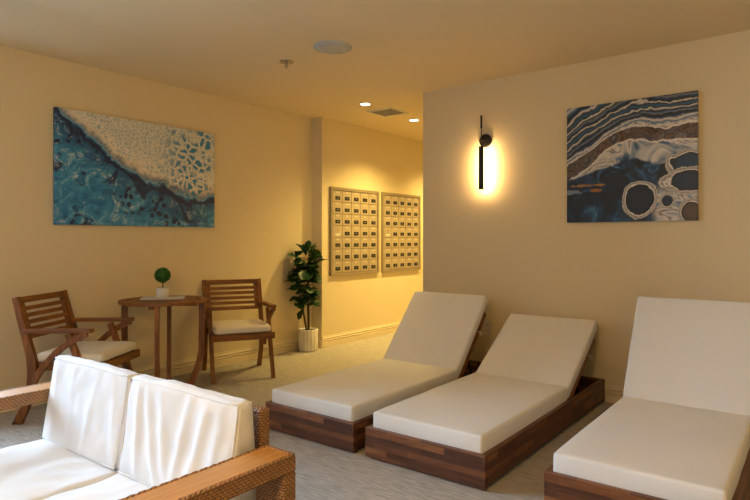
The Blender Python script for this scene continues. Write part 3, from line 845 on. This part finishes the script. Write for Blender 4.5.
def leaf(bm, p, d, ln, w, roll=0, droop=.25):
    """broad obovate leaf with a folded midrib"""
    d = d.normalized(); up = Vector((0, 0, 1))
    s = d.cross(up); s = s.normalized() if s.length > .1 else Vector((1, 0, 0))
    s = Matrix.Rotation(roll, 3, d) @ s; n_ = s.cross(d)
    K = 8; rows = []
    for i in range(K+1):
        u_ = i/K
        ww = w*(math.sin(math.pi*min(1, u_**1.25*.97+.03))**.75)*(.35+.65*u_**.6) if 0 < i < K else w*.04
        c = p+d*(ln*u_)-up*(droop*ln*u_*u_*.6)+d*0
        wav = .006*math.sin(u_*13)
        rows.append([bm.verts.new(c+s*(ww*j)+n_*(abs(j)*ww*.30+ (wav if abs(j) == 1 else 0))) for j in (-1, -.5, 0, .5, 1)])
    for a, b in zip(rows, rows[1:]):
        for j in range(4): bm.faces.new((a[j], a[j+1], b[j+1], b[j]))
bm = bmesh.new()
RI = Vector((.795, .607, 0)); FW = Vector((-.607, .795, 0))       # picture right / away, used only to aim leaves
def ok(p): return p.x+PX > XL+.03 and (p.y+PY < YC-.03 or p.x+PX > XM+.03)
# leaves the photograph shows clearly: (attach along right, toward camera, z, direction right, toward, up, length, half width)
lead = [(.07, .03, .98, .85, .25, .38, .20, .062), (.02, .14, .92, -.15, .6, -.35, .17, .075), (-.06, .05, 1.04, -.6, .4, .30, .18, .065),
        (-.02, .02, 1.12, -.5, .1, .55, .15, .055), (.05, .02, 1.10, .35, .2, .75, .16, .058), (.0, .05, 1.08, -.1, .3, .7, .16, .058),
        (.06, .04, 1.02, .75, .3, .45, .14, .05), (-.05, .09, .82, -.85, .3, -.05, .20, .072), (-.04, .10, .90, -.7, .5, -.25, .19, .068),
        (.03, .07, .66, .8, .4, .05, .17, .055), (-.03, .06, .62, -.8, .4, -.15, .17, .055), (.03, .06, .54, .55, .4, -.05, .16, .062),
        (-.02, .03, .50, -.35, .3, -.75, .15, .058), (.0, .1, .76, .3, .6, -.3, .18, .066), (.04, .05, .84, .6, .5, -.1, .18, .066), (-.01, .1, 1.02, .1, .8, .1, .17, .065),
        (-.01, .1, .98, -.3, .9, .15, .18, .07), (.02, .1, .86, .25, .9, -.1, .18, .07), (-.04, .08, .74, -.5, .7, -.1, .18, .066), (.02, .03, 1.13, .1, .1, .9, .14, .05), (-.06, .05, .70, -.9, .3, .1, .19, .06)]
for a, tw, z, dr, dt, dz_, ln, w_ in lead:
    p = RI*a-FW*tw+Vector((0, 0, z)); d = RI*dr-FW*dt+Vector((0, 0, dz_))
    leaf(bm, p-RI*.02, d, ln, w_, random.uniform(-.5, .5), .15)
cnt = 0; tries = 0
while cnt < 110 and tries < 20000:
    tries += 1
    z = random.uniform(.50, 1.12); s_ = random.choice(stems)
    if z > s_[-1][2]+.02: continue
    for (a, b) in zip(s_, s_[1:]):
        if a[2] <= z <= b[2]+.02:
            f_ = min(1, (z-a[2])/(b[2]-a[2])); p = Vector(a).lerp(Vector(b), f_); break
    th_ = random.uniform(0, 2*math.pi)
    d = Vector((math.cos(th_), math.sin(th_), random.uniform(-.15, .9)))
    ln = random.uniform(.13, .19)
    if ok(p+d.normalized()*ln*1.02) and ok(p+d.normalized()*ln*.6+Vector((-.03, 0, 0))) and ok(p+d.normalized()*ln*.6+Vector((0, .03, 0))):
        leaf(bm, p, d, ln, random.uniform(.048, .064), random.uniform(-.7, .7), .2); cnt += 1
for v_ in bm.verts:
    if v_.co.x+PX < XL+.012: v_.co.x = XL+.012-PX
    if v_.co.y+PY > YC-.012 and v_.co.x+PX < XM+.01: v_.co.y = YC-.012-PY
obj('foliage', bm, 'leaf', o, True)

# ------------------------------------------------------------------ wicker sofa
o = thing('wicker_sofa', 'honey wicker two seat sofa with loose white cushions and wooden armrests', 'sofa', (0, 0, 0))
ax0, ax1 = -1.425, -1.293      # right arm
bx0, bx1 = -2.860, -2.722      # left arm
yb, yf, az = 1.292, .50, .60
def wick(name, *a, bev=.006): return obj(name, B(*a), 'wicker', o, bevel=bev)
for (x0, x1) in ((ax0, ax1), (bx0, bx1)):
    ar = wick('armrest', x0, x1, yf, yb, az-.050, az-.003)
    bm = bmesh.new()       # braided lip round the plank
    for xs in (x0+.006, x1-.006):
        n_ = 60; pts = []
        for i in range(n_+1):
            yy = yf+.01+(yb-yf-.02)*i/n_; pts.append((xs, yy, az-.003+.0035*abs(math.sin(i*1.25))))
        tube(bm, pts, .007, 8)
    for ys in (yb-.008,):
        pts = [(x0+.006+(x1-x0-.012)*i/16, ys, az-.003+.0035*abs(math.sin(i*1.25))) for i in range(17)]; tube(bm, pts, .007, 8)
    obj('braided_edge', bm, 'wicker', ar, True)
    obj('armrest_plank', B(x0+.014, x1-.014, yf+.015, yb-.017, az-.003, az+.004), 'arm_wood', ar, bevel=.001)
    wick('leg', x0, x1, yb-.052, yb-.001, 0, az-.0505)
    wick('leg', x0, x1, yf, yf+.055, 0, az-.0505)
wick('back_panel', bx1-.03, -1.462, yb+.002, yb+.045, .10, .705)
wick('seat_base', bx1+.001, ax0-.001, yf+.06, yb-.002, .14, .272)
xm = -2.092
def seatc(x0, x1, seed, nm='seat_cushion'):
    m = cushion(x1-x0, .745, .122, .022, 50, .004, .017, 5.5, seed, puffz=.004)
    return obj(nm, m, 'sofa_fabric', o, True, loc=((x0+x1)/2, .905, .274))
seatc(-2.718, xm-.002, 1); seatc(xm+.002, ax0-.003, 2)
def backc(x0, x1, seed):
    w = x1-x0; h = .352; d = .125
    def shp(p, u=None):
        p = p.copy()
        zz_ = (p.z/h+.5)                      # 0 bottom, 1 top
        fy = min(1, max(0, (.5-p.y/d)))       # 1 on the front face, 0 at the back
        p.y += fy*(.042*zz_-.018*(1-zz_))
        fx = (p.x/w+.5); fold = 0
        env = math.sin(math.pi*min(1, max(0, zz_)))**.6
        for c_, a_, k_ in folds[seed]:
            cx_ = c_+(.5-zz_)*k_
            fold += a_*math.exp(-((fx-cx_)/.035)**2)
        p.y -= fold*env*fy*fy
        p.z += .0015*math.sin(p.x*14+seed)*max(0, zz_)
        p.y -= (1-fy)*.030*zz_
        return p
    m = cushion(w, d, h, .020, 50, .004, .007, 8, seed+4, shape=shp)
    c = obj('back_cushion', m, 'sofa_fabric', o, True, loc=((x0+x1)/2, yb-.071, .397))
    # corded seams round the front and back outline of the box cushion
    bm = bmesh.new()
    for fy in (-d/2+.005, d/2-.005):
        loop = []
        e_ = .007; A_ = [(-w/2+e_, -h/2+e_), (w/2-e_, -h/2+e_), (w/2-e_, h/2-e_), (-w/2+e_, h/2-e_)]
        for k in range(4):
            p, q = A_[k], A_[(k+1) % 4]
            for i in range(14):
                t_ = i/14; v = shp(Vector((p[0]+(q[0]-p[0])*t_, fy, p[1]+(q[1]-p[1])*t_))); v.z += h/2; loop.append(v)
        tube(bm, loop+[loop[0]], .0042, 6)
    obj('piping', bm, 'sofa_fabric', c, True)
    return c
folds = {1: [(.12, .005, .1), (.35, .003, .05), (.62, .004, -.1), (.9, .004, .1)],
         2: [(.16, .012, .10), (.30, .010, .22), (.42, .008, .18), (.58, .009, -.06), (.72, .010, -.10), (.86, .007, -.05)]}
backc(-2.712, xm-.006, 1); backc(xm+.008, -1.452, 2)

# ------------------------------------------------------------------ light
def area(name, loc, rot, sx, sy, e, col):
    ld = bpy.data.lights.new(name, 'AREA'); ld.shape = 'RECTANGLE'; ld.size = sx; ld.size_y = sy; ld.energy = e; ld.color = col
    lo = bpy.data.objects.new(name, ld); COL.objects.link(lo); lo.location = loc; lo.rotation_euler = rot; return lo
DAY = (.60, .78, 1.0)
area('daylight_left', (XL-1.9, .15, 2.45), (0, math.radians(-68), 0), 2.6, 4.2, 880, (.62, .84, 1.09))
area('daylight_back', ((BX0+BX1)/2, YB-.75, 1.85), (math.radians(52), 0, 0), BX1-BX0, 2.0, 22, (.62, .86, 1.12))
w = bpy.data.worlds.new('sky'); C.world = w; w.use_nodes = True
bg = w.node_tree.nodes['Background']; bg.inputs[0].default_value = (.55, .72, 1, 1); bg.inputs[1].default_value = .12

# ------------------------------------------------------------------ camera
cd = bpy.data.cameras.new('camera'); cam = bpy.data.objects.new('camera', cd); COL.objects.link(cam); C.camera = cam
F = 583.; cd.sensor_width = 36; cd.lens = F*36/750; cd.shift_y = -11/750
th = math.atan(445/583)
cam.location = (0, 0, 1.27); cam.rotation_euler = (math.pi/2, 0, th)
cd.clip_start = .05
C.view_settings.view_transform = 'Standard'; C.view_settings.look = 'None'
C.view_settings.exposure = .27; C.view_settings.gamma = 1; C.view_settings.use_curve_mapping = False
